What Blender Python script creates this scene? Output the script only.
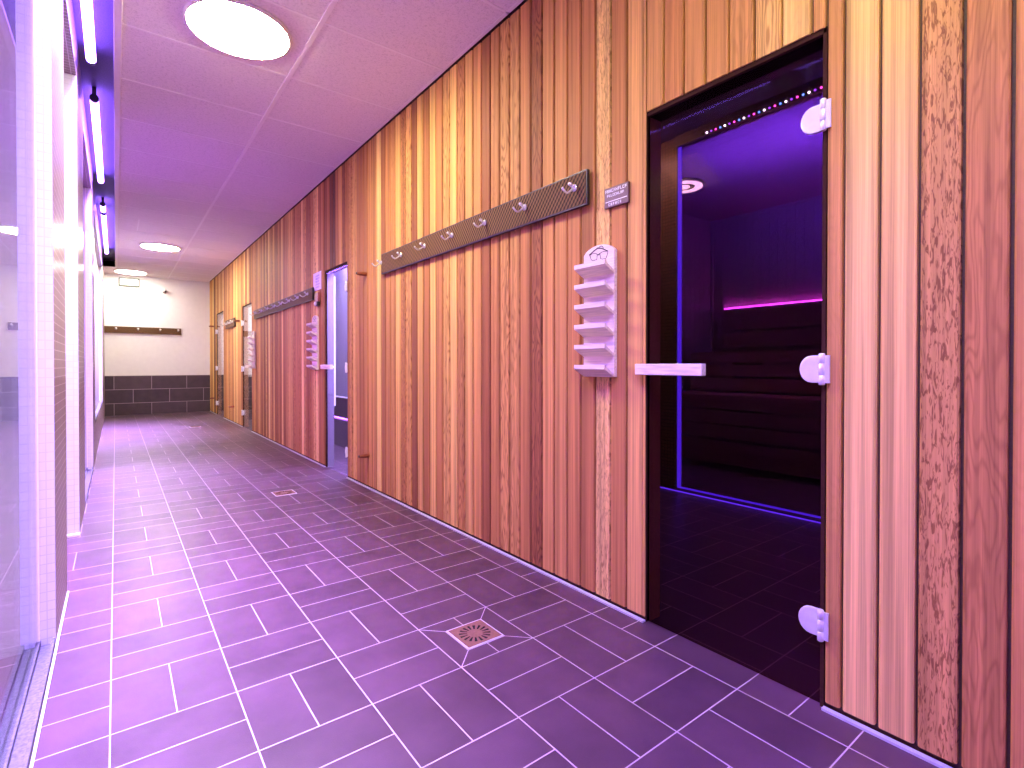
import bpy, bmesh, math, random
from mathutils import Vector, Matrix

for o in list(bpy.data.objects):
    bpy.data.objects.remove(o)
scn = bpy.context.scene
col = scn.collection
R = math.radians

# ------------------------------------------------------------------ camera
cam_d = bpy.data.cameras.new('camera')
cam_d.sensor_fit = 'HORIZONTAL'
cam_d.sensor_width = 36.0
cam_d.lens = 519.388 * 36.0 / 1024.0
cam_d.shift_y = -0.0138
cam_d.clip_start = 0.02
cam = bpy.data.objects.new('camera', cam_d)
cam.location = (0, 0, 1.0)
cam.rotation_euler = (R(90 - 0.4916), 0, R(-37.34))
col.objects.link(cam)
scn.camera = cam

# ------------------------------------------------------------------ world, exposure
wd = bpy.data.worlds.new('world')
scn.world = wd
wd.use_nodes = True
wd.node_tree.nodes['Background'].inputs[0].default_value = (0.55, 0.42, 0.75, 1)
wd.node_tree.nodes['Background'].inputs[1].default_value = 0.02
vs = scn.view_settings
vs.view_transform = 'Standard'
vs.look = 'None'
vs.gamma = 1.0
vs.use_curve_mapping = False
vs.exposure = 0.0
scn.cycles.max_bounces = 10
scn.cycles.transparent_max_bounces = 16
scn.cycles.caustics_refractive = False
scn.cycles.sample_clamp_indirect = 6.0

LED_COL = (0.46, 0.32, 1.0)
TUBE_COL = (0.27, 0.12, 1.0)
NEAR_COL = (0.14, 0.04, 1.0)      # violet tubes in view, then the unseen added one
LED_STR = 30.0
LED_W = 222.0                     # watts per metre of tube, thrown downwards
LED_SPREAD = 58.0
LAMP_COL = (1.0, 0.95, 0.60)     # warm round ceiling lamps
LAMP_STR = 142.0
SIDE_COL = (0.50, 0.09, 1.0)     # added unseen lights left of the corridor
STEAM_COL = (0.50, 0.42, 1.0)
SAUNA_COL = (0.12, 0.05, 1.0)

# ------------------------------------------------------------------ dimensions
W = 1.632          # cedar wall
L = -0.175         # left wall
H = 2.811          # ceiling
YE = 13.0          # end wall
YB = -1.6          # wall behind the camera
PITCH = 0.0868
Y0 = 1.295
CELL = 0.3075
FX, FY = 0.9051, 1.1549

# ------------------------------------------------------------------ node helpers
def new_mat(name):
    m = bpy.data.materials.new(name)
    m.use_nodes = True
    nt = m.node_tree
    return m, nt, nt.nodes['Principled BSDF']

def N(nt, kind, **kw):
    n = nt.nodes.new('ShaderNode' + kind)
    for k, v in kw.items():
        setattr(n, k, v)
    return n

def mth(nt, op, a, b=None, c=None):
    n = N(nt, 'Math', operation=op)
    for i, v in enumerate((a, b, c)):
        if v is None:
            continue
        if isinstance(v, (int, float)):
            n.inputs[i].default_value = v
        else:
            nt.links.new(v, n.inputs[i])
    return n.outputs[0]

def mixc(nt, fac, a, b, mode='MIX'):
    n = N(nt, 'Mix', data_type='RGBA', blend_type=mode)
    for sock, v in ((n.inputs[0], fac), (n.inputs[6], a), (n.inputs[7], b)):
        if isinstance(v, (int, float)):
            sock.default_value = v
        elif isinstance(v, tuple):
            sock.default_value = (*v, 1)
        else:
            nt.links.new(v, sock)
    return n.outputs[2]

def ramp(nt, fac, stops):
    n = N(nt, 'ValToRGB')
    while len(n.color_ramp.elements) < len(stops):
        n.color_ramp.elements.new(0.5)
    for e, (p, c) in zip(n.color_ramp.elements, stops):
        e.position = p
        e.color = (*c, 1)
    nt.links.new(fac, n.inputs[0])
    return n.outputs[0]

def noise(nt, vec, scale, detail=2, rough=0.5, dist=0.0):
    n = N(nt, 'TexNoise')
    n.inputs['Scale'].default_value = scale
    n.inputs['Detail'].default_value = detail
    n.inputs['Roughness'].default_value = rough
    n.inputs['Distortion'].default_value = dist
    if vec is not None:
        nt.links.new(vec, n.inputs['Vector'])
    return n.outputs[0]

def comb(nt, x, y, z):
    n = N(nt, 'CombineXYZ')
    for i, v in enumerate((x, y, z)):
        if isinstance(v, (int, float)):
            n.inputs[i].default_value = v
        else:
            nt.links.new(v, n.inputs[i])
    return n.outputs[0]

def objxyz(nt):
    t = N(nt, 'TexCoord')
    s = N(nt, 'SeparateXYZ')
    nt.links.new(t.outputs['Object'], s.inputs[0])
    return t.outputs['Object'], s.outputs[0], s.outputs[1], s.outputs[2]

def uvxy(nt):
    t = N(nt, 'TexCoord')
    s = N(nt, 'SeparateXYZ')
    nt.links.new(t.outputs['UV'], s.inputs[0])
    return t.outputs['UV'], s.outputs[0], s.outputs[1]

def bump(nt, bsdf, height, strength=0.3, dist=0.01):
    b = N(nt, 'Bump')
    b.inputs['Strength'].default_value = strength
    b.inputs['Distance'].default_value = dist
    nt.links.new(height, b.inputs['Height'])
    nt.links.new(b.outputs[0], bsdf.inputs['Normal'])

def plain(name, c, rough=0.5, metal=0.0, vary=0.06, scale=40):
    m, nt, b = new_mat(name)
    v, x, y, z = objxyz(nt)
    n = noise(nt, v, scale, 3)
    lo = tuple(max(0, q * (1 - vary)) for q in c)
    hi = tuple(min(1, q * (1 + vary)) for q in c)
    nt.links.new(ramp(nt, n, [(0.3, lo), (0.7, hi)]), b.inputs['Base Color'])
    b.inputs['Roughness'].default_value = rough
    b.inputs['Metallic'].default_value = metal
    return m

def emit(name, c, s, body=(0.8, 0.8, 0.8)):
    m, nt, b = new_mat(name)
    b.inputs['Base Color'].default_value = (*body, 1)
    b.inputs['Emission Color'].default_value = (*c, 1)
    b.inputs['Emission Strength'].default_value = s
    return m

def glass(name, tint, gloss=1.0, rough=0.0, body=None, bodyfac=0.0):
    """architectural glass slab: reflects by angle, passes tinted light straight through"""
    m = bpy.data.materials.new(name)
    m.use_nodes = True
    nt = m.node_tree
    nt.nodes.clear()
    out = N(nt, 'OutputMaterial')
    lw = N(nt, 'LayerWeight')
    lw.inputs[0].default_value = 0.5
    f5 = mth(nt, 'POWER', lw.outputs['Facing'], 5.0)
    fr = mth(nt, 'MULTIPLY_ADD', f5, 0.96 * gloss, 0.04 * gloss)
    tr = N(nt, 'BsdfTransparent')
    tr.inputs[0].default_value = (*tint, 1)
    gl = N(nt, 'BsdfGlossy')
    gl.inputs['Roughness'].default_value = rough
    base = tr.outputs[0]
    if body:
        df = N(nt, 'BsdfDiffuse')
        df.inputs[0].default_value = (*body, 1)
        ms = N(nt, 'MixShader')
        ms.inputs[0].default_value = bodyfac
        nt.links.new(base, ms.inputs[1])
        nt.links.new(df.outputs[0], ms.inputs[2])
        base = ms.outputs[0]
    mx = N(nt, 'MixShader')
    nt.links.new(fr, mx.inputs[0])
    nt.links.new(base, mx.inputs[1])
    nt.links.new(gl.outputs[0], mx.inputs[2])
    nt.links.new(mx.outputs[0], out.inputs[0])
    return m

# ------------------------------------------------------------------ materials
def mat_cedar(name, dark=1.0):
    m, nt, b = new_mat(name)
    v, x, y, z = objxyz(nt)
    def att(n_):
        a = N(nt, 'Attribute', attribute_name=n_)
        return a.outputs['Fac']
    tone, fig, seed = att('tone'), att('fig'), att('seed')
    base = ramp(nt, tone, [(0.0, (0.110, 0.038, 0.016)), (0.28, (0.29, 0.103, 0.036)), (0.55, (0.50, 0.222, 0.066)),
                           (0.8, (0.68, 0.385, 0.115)), (1.0, (0.83, 0.560, 0.185))])
    so = mth(nt, 'MULTIPLY', seed, 57.0)
    # long soft streaks
    st = noise(nt, comb(nt, mth(nt, 'MULTIPLY', y, 45.0), mth(nt, 'MULTIPLY', z, 0.5), so), 1.0, 3)
    fine = noise(nt, comb(nt, mth(nt, 'MULTIPLY', y, 330.0), mth(nt, 'MULTIPLY', z, 2.2), so), 1.0, 2)
    # flat sawn figure: rings cut lengthwise
    fld = noise(nt, comb(nt, mth(nt, 'MULTIPLY', y, 11.0), mth(nt, 'MULTIPLY', z, 1.25), so), 1.0, 2, 0.55)
    fl2 = noise(nt, comb(nt, mth(nt, 'MULTIPLY', y, 60.0), mth(nt, 'MULTIPLY', z, 9.0), so), 1.0, 2, 0.6)
    ph = mth(nt, 'ADD', mth(nt, 'MULTIPLY', fld, 135.0), mth(nt, 'MULTIPLY', fl2, 7.0))
    ring = mth(nt, 'SINE', ph)
    flk = noise(nt, comb(nt, mth(nt, 'MULTIPLY', y, 125.0), mth(nt, 'MULTIPLY', z, 19.0), so), 1.0, 2, 0.6, 1.6)
    mr = N(nt, 'MapRange', interpolation_type='SMOOTHSTEP')
    nt.links.new(flk, mr.inputs[0]); mr.inputs[1].default_value = 0.50; mr.inputs[2].default_value = 0.62
    famt = mth(nt, 'MINIMUM', 1.0, mth(nt, 'MAXIMUM', 0.0, mth(nt, 'MULTIPLY', mth(nt, 'SUBTRACT', fig, 0.8), 6.0)))
    ring = mth(nt, 'POWER', mth(nt, 'MULTIPLY_ADD', ring, 0.5, 0.5), 2.6)
    ringf = mth(nt, 'ADD', mth(nt, 'MULTIPLY', mth(nt, 'MULTIPLY', ring, fig), mth(nt, 'SUBTRACT', 1.0, famt)), mth(nt, 'MULTIPLY', mr.outputs[0], famt))
    c = mixc(nt, mth(nt, 'MULTIPLY', ringf, 0.78), base, mixc(nt, 1.0, base, (0.30, 0.20, 0.17), 'MULTIPLY'))
    stf = mth(nt, 'MULTIPLY_ADD', st, 1.5, 0.22)
    c = mixc(nt, 0.95, c, comb(nt, stf, stf, stf), 'MULTIPLY')
    ff = mth(nt, 'MULTIPLY_ADD', fine, 1.0, 0.52)
    c = mixc(nt, 0.8, c, comb(nt, ff, ff, ff), 'MULTIPLY')
    if dark != 1.0:
        c = mixc(nt, 1.0, c, (dark, dark, dark), 'MULTIPLY')
    nt.links.new(c, b.inputs['Base Color'])
    b.inputs['Roughness'].default_value = 0.6
    b.inputs['Specular IOR Level'].default_value = 0.2
    bump(nt, b, mth(nt, 'ADD', fine, mth(nt, 'MULTIPLY', ringf, 0.8)), 0.25, 0.003)
    return m

def mat_wood(name, c, rough=0.5, k=1.0):
    """plain timber, grain along the longest local axis Y"""
    m, nt, b = new_mat(name)
    v, x, y, z = objxyz(nt)
    g = noise(nt, comb(nt, mth(nt, 'MULTIPLY', x, 120.0 * k), mth(nt, 'MULTIPLY', y, 7.0 * k), mth(nt, 'MULTIPLY', z, 120.0 * k)), 1.0, 3)
    lo = tuple(q * 0.72 for q in c)
    nt.links.new(ramp(nt, g, [(0.3, lo), (0.62, c)]), b.inputs['Base Color'])
    b.inputs['Roughness'].default_value = rough
    return m

def grid_line(nt, coord, size, width):
    """1 on the joint lines of a regular grid"""
    f = mth(nt, 'FRACT', mth(nt, 'DIVIDE', coord, size))
    d = mth(nt, 'MINIMUM', f, mth(nt, 'SUBTRACT', 1.0, f))
    return mth(nt, 'LESS_THAN', d, width / size / 2)

def mat_floor():
    m, nt, b = new_mat('floor_tiles')
    v, x, y, z = objxyz(nt)
    u = mth(nt, 'DIVIDE', mth(nt, 'SUBTRACT', x, FX), CELL)
    w = mth(nt, 'DIVIDE', mth(nt, 'SUBTRACT', y, FY), CELL)
    iu, iw = mth(nt, 'FLOOR', u), mth(nt, 'FLOOR', w)
    fu, fw = mth(nt, 'FRACT', u), mth(nt, 'FRACT', w)
    par = mth(nt, 'FLOORED_MODULO', mth(nt, 'ADD', iu, iw), 2.0)
    g = 0.0058
    def edge(f):
        return mth(nt, 'MINIMUM', f, mth(nt, 'SUBTRACT', 1.0, f))
    du = mth(nt, 'LESS_THAN', edge(fu), g)
    dw = mth(nt, 'LESS_THAN', edge(fw), g)
    mu = mth(nt, 'MULTIPLY', mth(nt, 'LESS_THAN', mth(nt, 'ABSOLUTE', mth(nt, 'SUBTRACT', fu, 0.5)), g), par)
    mw = mth(nt, 'MULTIPLY', mth(nt, 'LESS_THAN', mth(nt, 'ABSOLUTE', mth(nt, 'SUBTRACT', fw, 0.5)), g), mth(nt, 'SUBTRACT', 1.0, par))
    line = mth(nt, 'MAXIMUM', mth(nt, 'MAXIMUM', du, dw), mth(nt, 'MAXIMUM', mu, mw))
    # drain cells: mitred cuts running to the corners
    cx, cy = FX + 0.5 * CELL, FY + 1.5 * CELL
    px, py = mth(nt, 'ABSOLUTE', mth(nt, 'SUBTRACT', x, cx)), mth(nt, 'ABSOLUTE', mth(nt, 'SUBTRACT', y, cy))
    diag = mth(nt, 'LESS_THAN', mth(nt, 'ABSOLUTE', mth(nt, 'SUBTRACT', px, py)), 0.0022)
    inside = mth(nt, 'LESS_THAN', mth(nt, 'MAXIMUM', px, py), CELL * 0.5)
    rim = mth(nt, 'LESS_THAN', mth(nt, 'MAXIMUM', px, py), 0.081)
    line = mth(nt, 'MAXIMUM', line, mth(nt, 'MULTIPLY', mth(nt, 'MAXIMUM', diag, rim), inside))
    # tone of each tile
    su = mth(nt, 'FLOOR', mth(nt, 'MULTIPLY', fu, 2.0))
    sw = mth(nt, 'FLOOR', mth(nt, 'MULTIPLY', fw, 2.0))
    sub = mth(nt, 'ADD', mth(nt, 'MULTIPLY', su, par), mth(nt, 'MULTIPLY', sw, mth(nt, 'SUBTRACT', 1.0, par)))
    wn = N(nt, 'TexWhiteNoise', noise_dimensions='3D')
    nt.links.new(comb(nt, iu, iw, sub), wn.inputs[0])
    cloud = noise(nt, v, 5.0, 4, 0.6)
    speck = noise(nt, v, 320.0, 2)
    t = mth(nt, 'ADD', mth(nt, 'MULTIPLY', wn.outputs[0], 0.22), mth(nt, 'MULTIPLY', cloud, 0.75))
    t = mth(nt, 'ADD', t, mth(nt, 'MULTIPLY', speck, 0.25))
    tc = ramp(nt, t, [(0.2, FLOOR_C[0]), (0.8, FLOOR_C[1])])
    nt.links.new(mixc(nt, line, tc, (0.46, 0.37, 0.40)), b.inputs['Base Color'])
    nt.links.new(mth(nt, 'MULTIPLY_ADD', line, 0.3, 0.40), b.inputs['Roughness'])
    h = mth(nt, 'SUBTRACT', mth(nt, 'MULTIPLY', speck, 0.25), line)
    bump(nt, b, h, 0.35, 0.002)
    return m
FLOOR_C = ((0.031, 0.012, 0.024), (0.096, 0.042, 0.072))

def mat_mosaic(name, c1, c2, grout, size=0.033, gw=0.0035, rough=0.3):
    m, nt, b = new_mat(name)
    v, x, y = uvxy(nt)
    line = mth(nt, 'MAXIMUM', grid_line(nt, x, size, gw), grid_line(nt, y, size, gw))
    wn = N(nt, 'TexWhiteNoise', noise_dimensions='2D')
    nt.links.new(comb(nt, mth(nt, 'FLOOR', mth(nt, 'DIVIDE', mth(nt, 'ADD', x, 0.0), size)), mth(nt, 'FLOOR', mth(nt, 'DIVIDE', y, size)), 0.0), wn.inputs[0])
    tc = mixc(nt, wn.outputs[0], c1, c2)
    nt.links.new(mixc(nt, line, tc, grout), b.inputs['Base Color'])
    b.inputs['Roughness'].default_value = rough
    bump(nt, b, mth(nt, 'SUBTRACT', 1.0, line), 0.3, 0.002)
    return m

def mat_brick_tiles(name):
    """large dark skirting tiles in running bond"""
    m, nt, b = new_mat(name)
    v, x, y = uvxy(nt)
    row = mth(nt, 'FLOOR', mth(nt, 'DIVIDE', mth(nt, 'ADD', y, 0.035), 0.2755))
    off = mth(nt, 'MULTIPLY', mth(nt, 'FLOORED_MODULO', row, 2.0), 0.3075)
    xs = mth(nt, 'ADD', mth(nt, 'SUBTRACT', x, 0.585), off)
    line = mth(nt, 'MAXIMUM', grid_line(nt, xs, 0.615, 0.009), grid_line(nt, mth(nt, 'ADD', y, 0.035), 0.2755, 0.009))
    wn = N(nt, 'TexWhiteNoise', noise_dimensions='2D')
    nt.links.new(comb(nt, mth(nt, 'FLOOR', mth(nt, 'DIVIDE', xs, 0.615)), row, 0.0), wn.inputs[0])
    cl = noise(nt, v, 8.0, 4)
    t = mth(nt, 'ADD', mth(nt, 'MULTIPLY', wn.outputs[0], 0.4), mth(nt, 'MULTIPLY', cl, 0.6))
    tc = ramp(nt, t, [(0.2, (0.036, 0.021, 0.024)), (0.8, (0.078, 0.050, 0.054))])
    nt.links.new(mixc(nt, line, tc, (0.34, 0.28, 0.27)), b.inputs['Base Color'])
    b.inputs['Roughness'].default_value = 0.4
    return m

def mat_ceiling():
    m, nt, b = new_mat('mineral_fibre_tiles')
    v, x, y, z = objxyz(nt)
    n1 = noise(nt, v, 240.0, 2, 0.7)
    n2 = noise(nt, v, 70.0, 2, 0.6)
    t = mth(nt, 'ADD', mth(nt, 'MULTIPLY', n1, 0.6), mth(nt, 'MULTIPLY', n2, 0.4))
    nt.links.new(ramp(nt, t, [(0.36, (0.68, 0.60, 0.63)), (0.50, (0.90, 0.82, 0.84))]), b.inputs['Base Color'])
    b.inputs['Roughness'].default_value = 0.9
    bump(nt, b, t, 0.4, 0.004)
    return m

def mat_weave(name):
    """dark brown board with a woven surface"""
    m, nt, b = new_mat(name)
    v, x, y = uvxy(nt)
    s = 0.024
    a = mth(nt, 'SINE', mth(nt, 'MULTIPLY', mth(nt, 'ADD', x, mth(nt, 'MULTIPLY', y, 0.8)), 2 * math.pi / s))
    c = mth(nt, 'SINE', mth(nt, 'MULTIPLY', mth(nt, 'SUBTRACT', x, mth(nt, 'MULTIPLY', y, 0.8)), 2 * math.pi / s))
    t = mth(nt, 'ADD', mth(nt, 'MULTIPLY_ADD', a, 0.36, 0.5), mth(nt, 'MULTIPLY', c, 0.14))
    nt.links.new(ramp(nt, t, [(0.25, (0.030, 0.013, 0.007)), (0.75, (0.200, 0.105, 0.045))]), b.inputs['Base Color'])
    b.inputs['Roughness'].default_value = 0.7
    b.inputs['Specular IOR Level'].default_value = 0.15
    bump(nt, b, t, 0.3, 0.002)
    return m

M = {}
M['cedar'] = mat_cedar('cedar_boards')
M['cedar_dark'] = mat_wood('dark_cedar_batten', (0.075, 0.035, 0.022), 0.7)
M['jamb'] = mat_wood('reddish_frame_timber', (0.050, 0.017, 0.011), 0.8)
M['jamb'].node_tree.nodes['Principled BSDF'].inputs['Specular IOR Level'].default_value = 0.1
M['lining'] = mat_wood('cedar_jamb_lining', (0.80, 0.46, 0.22), 0.55)
M['floor'] = mat_floor()
M['ceiling'] = mat_ceiling()
M['tbar'] = plain('ceiling_grid', (0.95, 0.89, 0.90), 0.5, vary=0.02)
M['white'] = plain('white_plaster', (0.88, 0.85, 0.84), 0.85, vary=0.02, scale=12)
M['skirt'] = mat_brick_tiles('dark_skirting_tiles')
M['mosaic'] = mat_mosaic('brown_mosaic', (0.20, 0.125, 0.135), (0.27, 0.17, 0.18), (0.62, 0.55, 0.56))
M['mosaic_w'] = mat_mosaic('white_mosaic', (0.66, 0.65, 0.70), (0.72, 0.71, 0.75), (0.58, 0.57, 0.62), 0.033, 0.003)
M['mosaic_d'] = mat_mosaic('dark_room_mosaic', (0.20, 0.12, 0.085), (0.26, 0.155, 0.11), (0.085, 0.055, 0.045), 0.028, 0.006)
M['slot'] = plain('dark_slot_lining', (0.095, 0.07, 0.13), 0.6, vary=0.35, scale=150)
M['chrome'] = plain('polished_chrome', (0.92, 0.91, 0.92), 0.22, 0.6, vary=0.02)
M['satin'] = plain('satin_steel', (0.86, 0.85, 0.86), 0.38, 0.45, vary=0.04)
M['alu'] = plain('aluminium_track', (0.11, 0.10, 0.14), 0.6, 0.3, vary=0.35, scale=90)
M['strip'] = plain('base_sealing_strip', (0.62, 0.60, 0.66), 0.35, 0.3, vary=0.05)
M['pale'] = mat_wood('pale_spruce', (0.87, 0.74, 0.62), 0.55)
M['peg'] = mat_wood('red_brown_peg', (0.26, 0.062, 0.025), 0.4)
M['weave'] = mat_weave('woven_brown_board')
M['board_edge'] = plain('black_board_edge', (0.018, 0.014, 0.014), 0.4)
M['black'] = plain('black_ink', (0.02, 0.016, 0.016), 0.5)
M['brass'] = plain('bronze_grate', (0.24, 0.115, 0.080), 0.45, 0.35, vary=0.15, scale=90)
M['pit'] = plain('drain_pit', (0.008, 0.006, 0.007), 0.9)
M['sign_brown'] = plain('brown_sign_plate', (0.115, 0.045, 0.050), 0.35)
M['ink_white'] = plain('white_lettering', (0.88, 0.86, 0.86), 0.5, vary=0.01)
M['paper'] = plain('white_paper', (0.86, 0.84, 0.86), 0.7, vary=0.02)
M['ink_violet'] = plain('violet_print', (0.34, 0.24, 0.52), 0.6, vary=0.2)
M['red_plastic'] = plain('dull_red_plastic', (0.36, 0.085, 0.085), 0.4)
M['dark_plastic'] = plain('dark_plastic', (0.045, 0.032, 0.034), 0.4)
M['lamp'] = emit('lit_lamp_diffuser', LAMP_COL, LAMP_STR)
M['lamp_end'] = emit('lit_end_lamp_diffuser', (1.0, 0.95, 0.80), LAMP_STR * 0.38)
M['lamp_near'] = emit('lit_near_lamp_diffuser', (1.0, 0.97, 0.62), LAMP_STR * 0.48)  # for the unseen lamp added above the viewpoint
M['lamp_rim'] = plain('white_lamp_rim', (0.80, 0.78, 0.76), 0.4, vary=0.02)
M['led'] = emit('lit_violet_tube', TUBE_COL, LED_STR)
M['tube_cap'] = plain('tube_end_cap', (0.05, 0.04, 0.07), 0.4)
M['clear'] = glass('clear_pane', (0.88, 0.86, 0.93))
M['tinted'] = glass('brown_tinted_glass', (0.47, 0.36, 0.40), 0.12)
M['partition'] = glass('partition_glass', (0.78, 0.70, 0.78), 0.15)
M['steam_glass'] = glass('steam_door_glass', (0.84, 0.82, 0.92), 0.5)
M['frost'] = glass('frosted_pane', (0.80, 0.78, 0.88), 0.5, 0.3, (0.78, 0.75, 0.85), 0.7)

# ------------------------------------------------------------------ mesh builder
class MB:
    def __init__(self):
        self.v, self.f, self.mi, self.sm = [], [], [], []
        self.att = {}
    def face(self, idx, mi=0, smooth=False):
        self.f.append(tuple(idx)); self.mi.append(mi); self.sm.append(smooth)
    def box(self, a, b, mi=0):
        x0, y0, z0 = (min(a[i], b[i]) for i in range(3))
        x1, y1, z1 = (max(a[i], b[i]) for i in range(3))
        n = len(self.v)
        self.v += [(x0, y0, z0), (x1, y0, z0), (x1, y1, z0), (x0, y1, z0), (x0, y0, z1), (x1, y0, z1), (x1, y1, z1), (x0, y1, z1)]
        for q in ((0, 3, 2, 1), (4, 5, 6, 7), (0, 1, 5, 4), (1, 2, 6, 5), (2, 3, 7, 6), (3, 0, 4, 7)):
            self.face([n + i for i in q], mi)
        return self
    def prism(self, pts, axis, a, b, mi=0, smooth=False):
        """extrude a 2-D outline along an axis; pts are the two other coordinates in cyclic order"""
        n = len(self.v); k = len(pts)
        for d in (a, b):
            for p, q in pts:
                self.v.append({'x': (d, p, q), 'y': (p, d, q), 'z': (p, q, d)}[axis])
        for i in range(k):
            j = (i + 1) % k
            self.face([n + i, n + j, n + k + j, n + k + i], mi, smooth)
        self.face([n + i for i in range(k)][::-1], mi)
        self.face([n + k + i for i in range(k)], mi)
        return self
    def tube(self, pts, r, seg=10, mi=0, caps=True):
        pts = [Vector(p) for p in pts]
        rs = r if isinstance(r, (list, tuple)) else [r] * len(pts)
        n = len(self.v)
        up = None
        for i, p in enumerate(pts):
            t = (pts[min(i + 1, len(pts) - 1)] - pts[max(i - 1, 0)]).normalized()
            if up is None:
                up = Vector((0, 0, 1)) if abs(t.z) < 0.9 else Vector((0, 1, 0))
            s = t.cross(up)
            if s.length < 1e-5:
                s = t.cross(Vector((1, 0, 0)))
            s.normalize()
            up = s.cross(t).normalized()
            for k in range(seg):
                a = 2 * math.pi * k / seg
                self.v.append(tuple(p + (s * math.cos(a) + up * math.sin(a)) * rs[i]))
        for i in range(len(pts) - 1):
            for k in range(seg):
                k2 = (k + 1) % seg
                self.face([n + i * seg + k, n + i * seg + k2, n + (i + 1) * seg + k2, n + (i + 1) * seg + k], mi, True)
        if caps:
            self.face([n + k for k in range(seg)][::-1], mi)
            self.face([n + (len(pts) - 1) * seg + k for k in range(seg)], mi)
        return self
    def lathe(self, prof, center, axis='z', seg=28, mi=0, smooth=True):
        """prof: (radius, height) pairs about an axis"""
        n = len(self.v)
        c = Vector(center)
        for r, h in prof:
            for k in range(seg):
                a = 2 * math.pi * k / seg
                u, w = r * math.cos(a), r * math.sin(a)
                d = {'z': (u, w, h), 'x': (h, u, w), 'y': (u, h, w)}[axis]
                self.v.append(tuple(c + Vector(d)))
        m = len(prof)
        for i in range(m - 1):
            for k in range(seg):
                k2 = (k + 1) % seg
                self.face([n + i * seg + k, n + i * seg + k2, n + (i + 1) * seg + k2, n + (i + 1) * seg + k], mi, smooth)
        self.face([n + k for k in range(seg)][::-1], mi)
        self.face([n + (m - 1) * seg + k for k in range(seg)], mi)
        return self
    def build(self, name, mats, parent=None, origin=None, bevel=0.0):
        mats = mats if isinstance(mats, (list, tuple)) else [mats]
        me = bpy.data.meshes.new(name)
        og = Vector(origin) if origin is not None else Vector((0, 0, 0))
        me.from_pydata([tuple(Vector(p) - og) for p in self.v], [], self.f)
        for m in mats:
            me.materials.append(m)
        for p, mi, s in zip(me.polygons, self.mi, self.sm):
            p.material_index = mi
            p.use_smooth = s
        bm = bmesh.new(); bm.from_mesh(me)
        lay = {k: bm.faces.layers.float.new(k) for k in self.att}
        bm.faces.ensure_lookup_table()
        for k, vals in self.att.items():
            for f_, v_ in zip(bm.faces, vals):
                f_[lay[k]] = v_
        bmesh.ops.recalc_face_normals(bm, faces=bm.faces)
        uv = bm.loops.layers.uv.new('UVMap')
        for f_ in bm.faces:
            n = f_.normal
            ax = max(range(3), key=lambda i: abs(n[i]))
            for lp in f_.loops:
                c = lp.vert.co + og
                lp[uv].uv = ((c.y, c.z), (c.x, c.z), (c.x, c.y))[ax]
        bm.to_mesh(me); bm.free()
        o = bpy.data.objects.new(name, me)
        col.objects.link(o)
        o.location = og
        if bevel:
            b = o.modifiers.new('bevel', 'BEVEL')
            b.width = bevel; b.segments = 2; b.limit_method = 'ANGLE'
        if parent is not None:
            o.parent = parent
        return o

def tag(o, label=None, cat=None, group=None, kind=None):
    if label: o['label'] = label
    if cat: o['category'] = cat
    if group: o['group'] = group
    if kind: o['kind'] = kind
    return o

def thing(name, loc, label, cat, group=None, kind=None, rz=0.0):
    o = bpy.data.objects.new(name, None)
    o.empty_display_size = 0.05
    o.location = loc
    o.rotation_euler = (0, 0, rz)
    col.objects.link(o)
    return tag(o, label, cat, group, kind)

def copy_tree(o, parent=None):
    c = o.copy()
    col.objects.link(c)
    if parent is not None:
        c.parent = parent
    for ch in list(o.children):
        copy_tree(ch, c)
    return c

# ================================================================== STRUCTURE
# openings in the cedar wall: (y0, y1, head)
DOORS = [(0.647, 1.289, 1.978), (4.550, 5.165, 1.925), (8.615, 9.345, 1.955), (11.19, 12.06, 2.045)]

# floor: corridor, rooms behind the cedar wall, room left of the corridor
tag(MB().box((-2.6, YB, -0.12), (6.2, YE + 0.2, 0.0)).build('floor', M['floor']), 'brown-grey floor tiles in a basket-weave pattern with pale joints', 'floor', kind='structure')

# cedar wall
rng = random.Random(11)
mb = MB()
tones, figs, seeds = [], [], []
special = {2: (0.90, 0.90), -11: (0.66, 1.0), -12: (0.52, 0.42), -10: (0.86, 0.04), -9: (0.90, 0.03), -8: (0.62, 0.1), -5: (0.62, 0.28), -6: (0.84, 0.80), -7: (0.88, 0.1),
           -4: (0.60, 0.05), -3: (0.60, 0.06), -2: (0.55, 0.08), -1: (0.64, 0.06), 0: (0.70, 0.05), 1: (0.52, 0.03), 3: (0.46, 0.03), 4: (0.55, 0.03), 5: (0.60, 0.03), 6: (0.60, 0.06),
           7: (0.32, 0.80), 8: (0.50, 0.05), 9: (0.62, 0.55), 10: (0.62, 0.80), 11: (0.50, 0.25), 12: (0.30, 0.1), -13: (0.55, 0.1), 13: (0.58, 0.06), 14: (0.70, 0.05), 15: (0.52, 0.75), 16: (0.78, 0.06), 17: (0.70, 0.78), 18: (0.44, 0.1), 19: (0.76, 0.06), 20: (0.36, 0.06), 21: (0.68, 0.08), 22: (0.22, 0.1), 23: (0.62, 0.8), 24: (0.40, 0.97), 25: (0.74, 0.06), 26: (0.5, 0.3)}
k0 = int(math.floor((YB - Y0) / PITCH)); k1 = int(math.ceil((YE - Y0) / PITCH))
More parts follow.
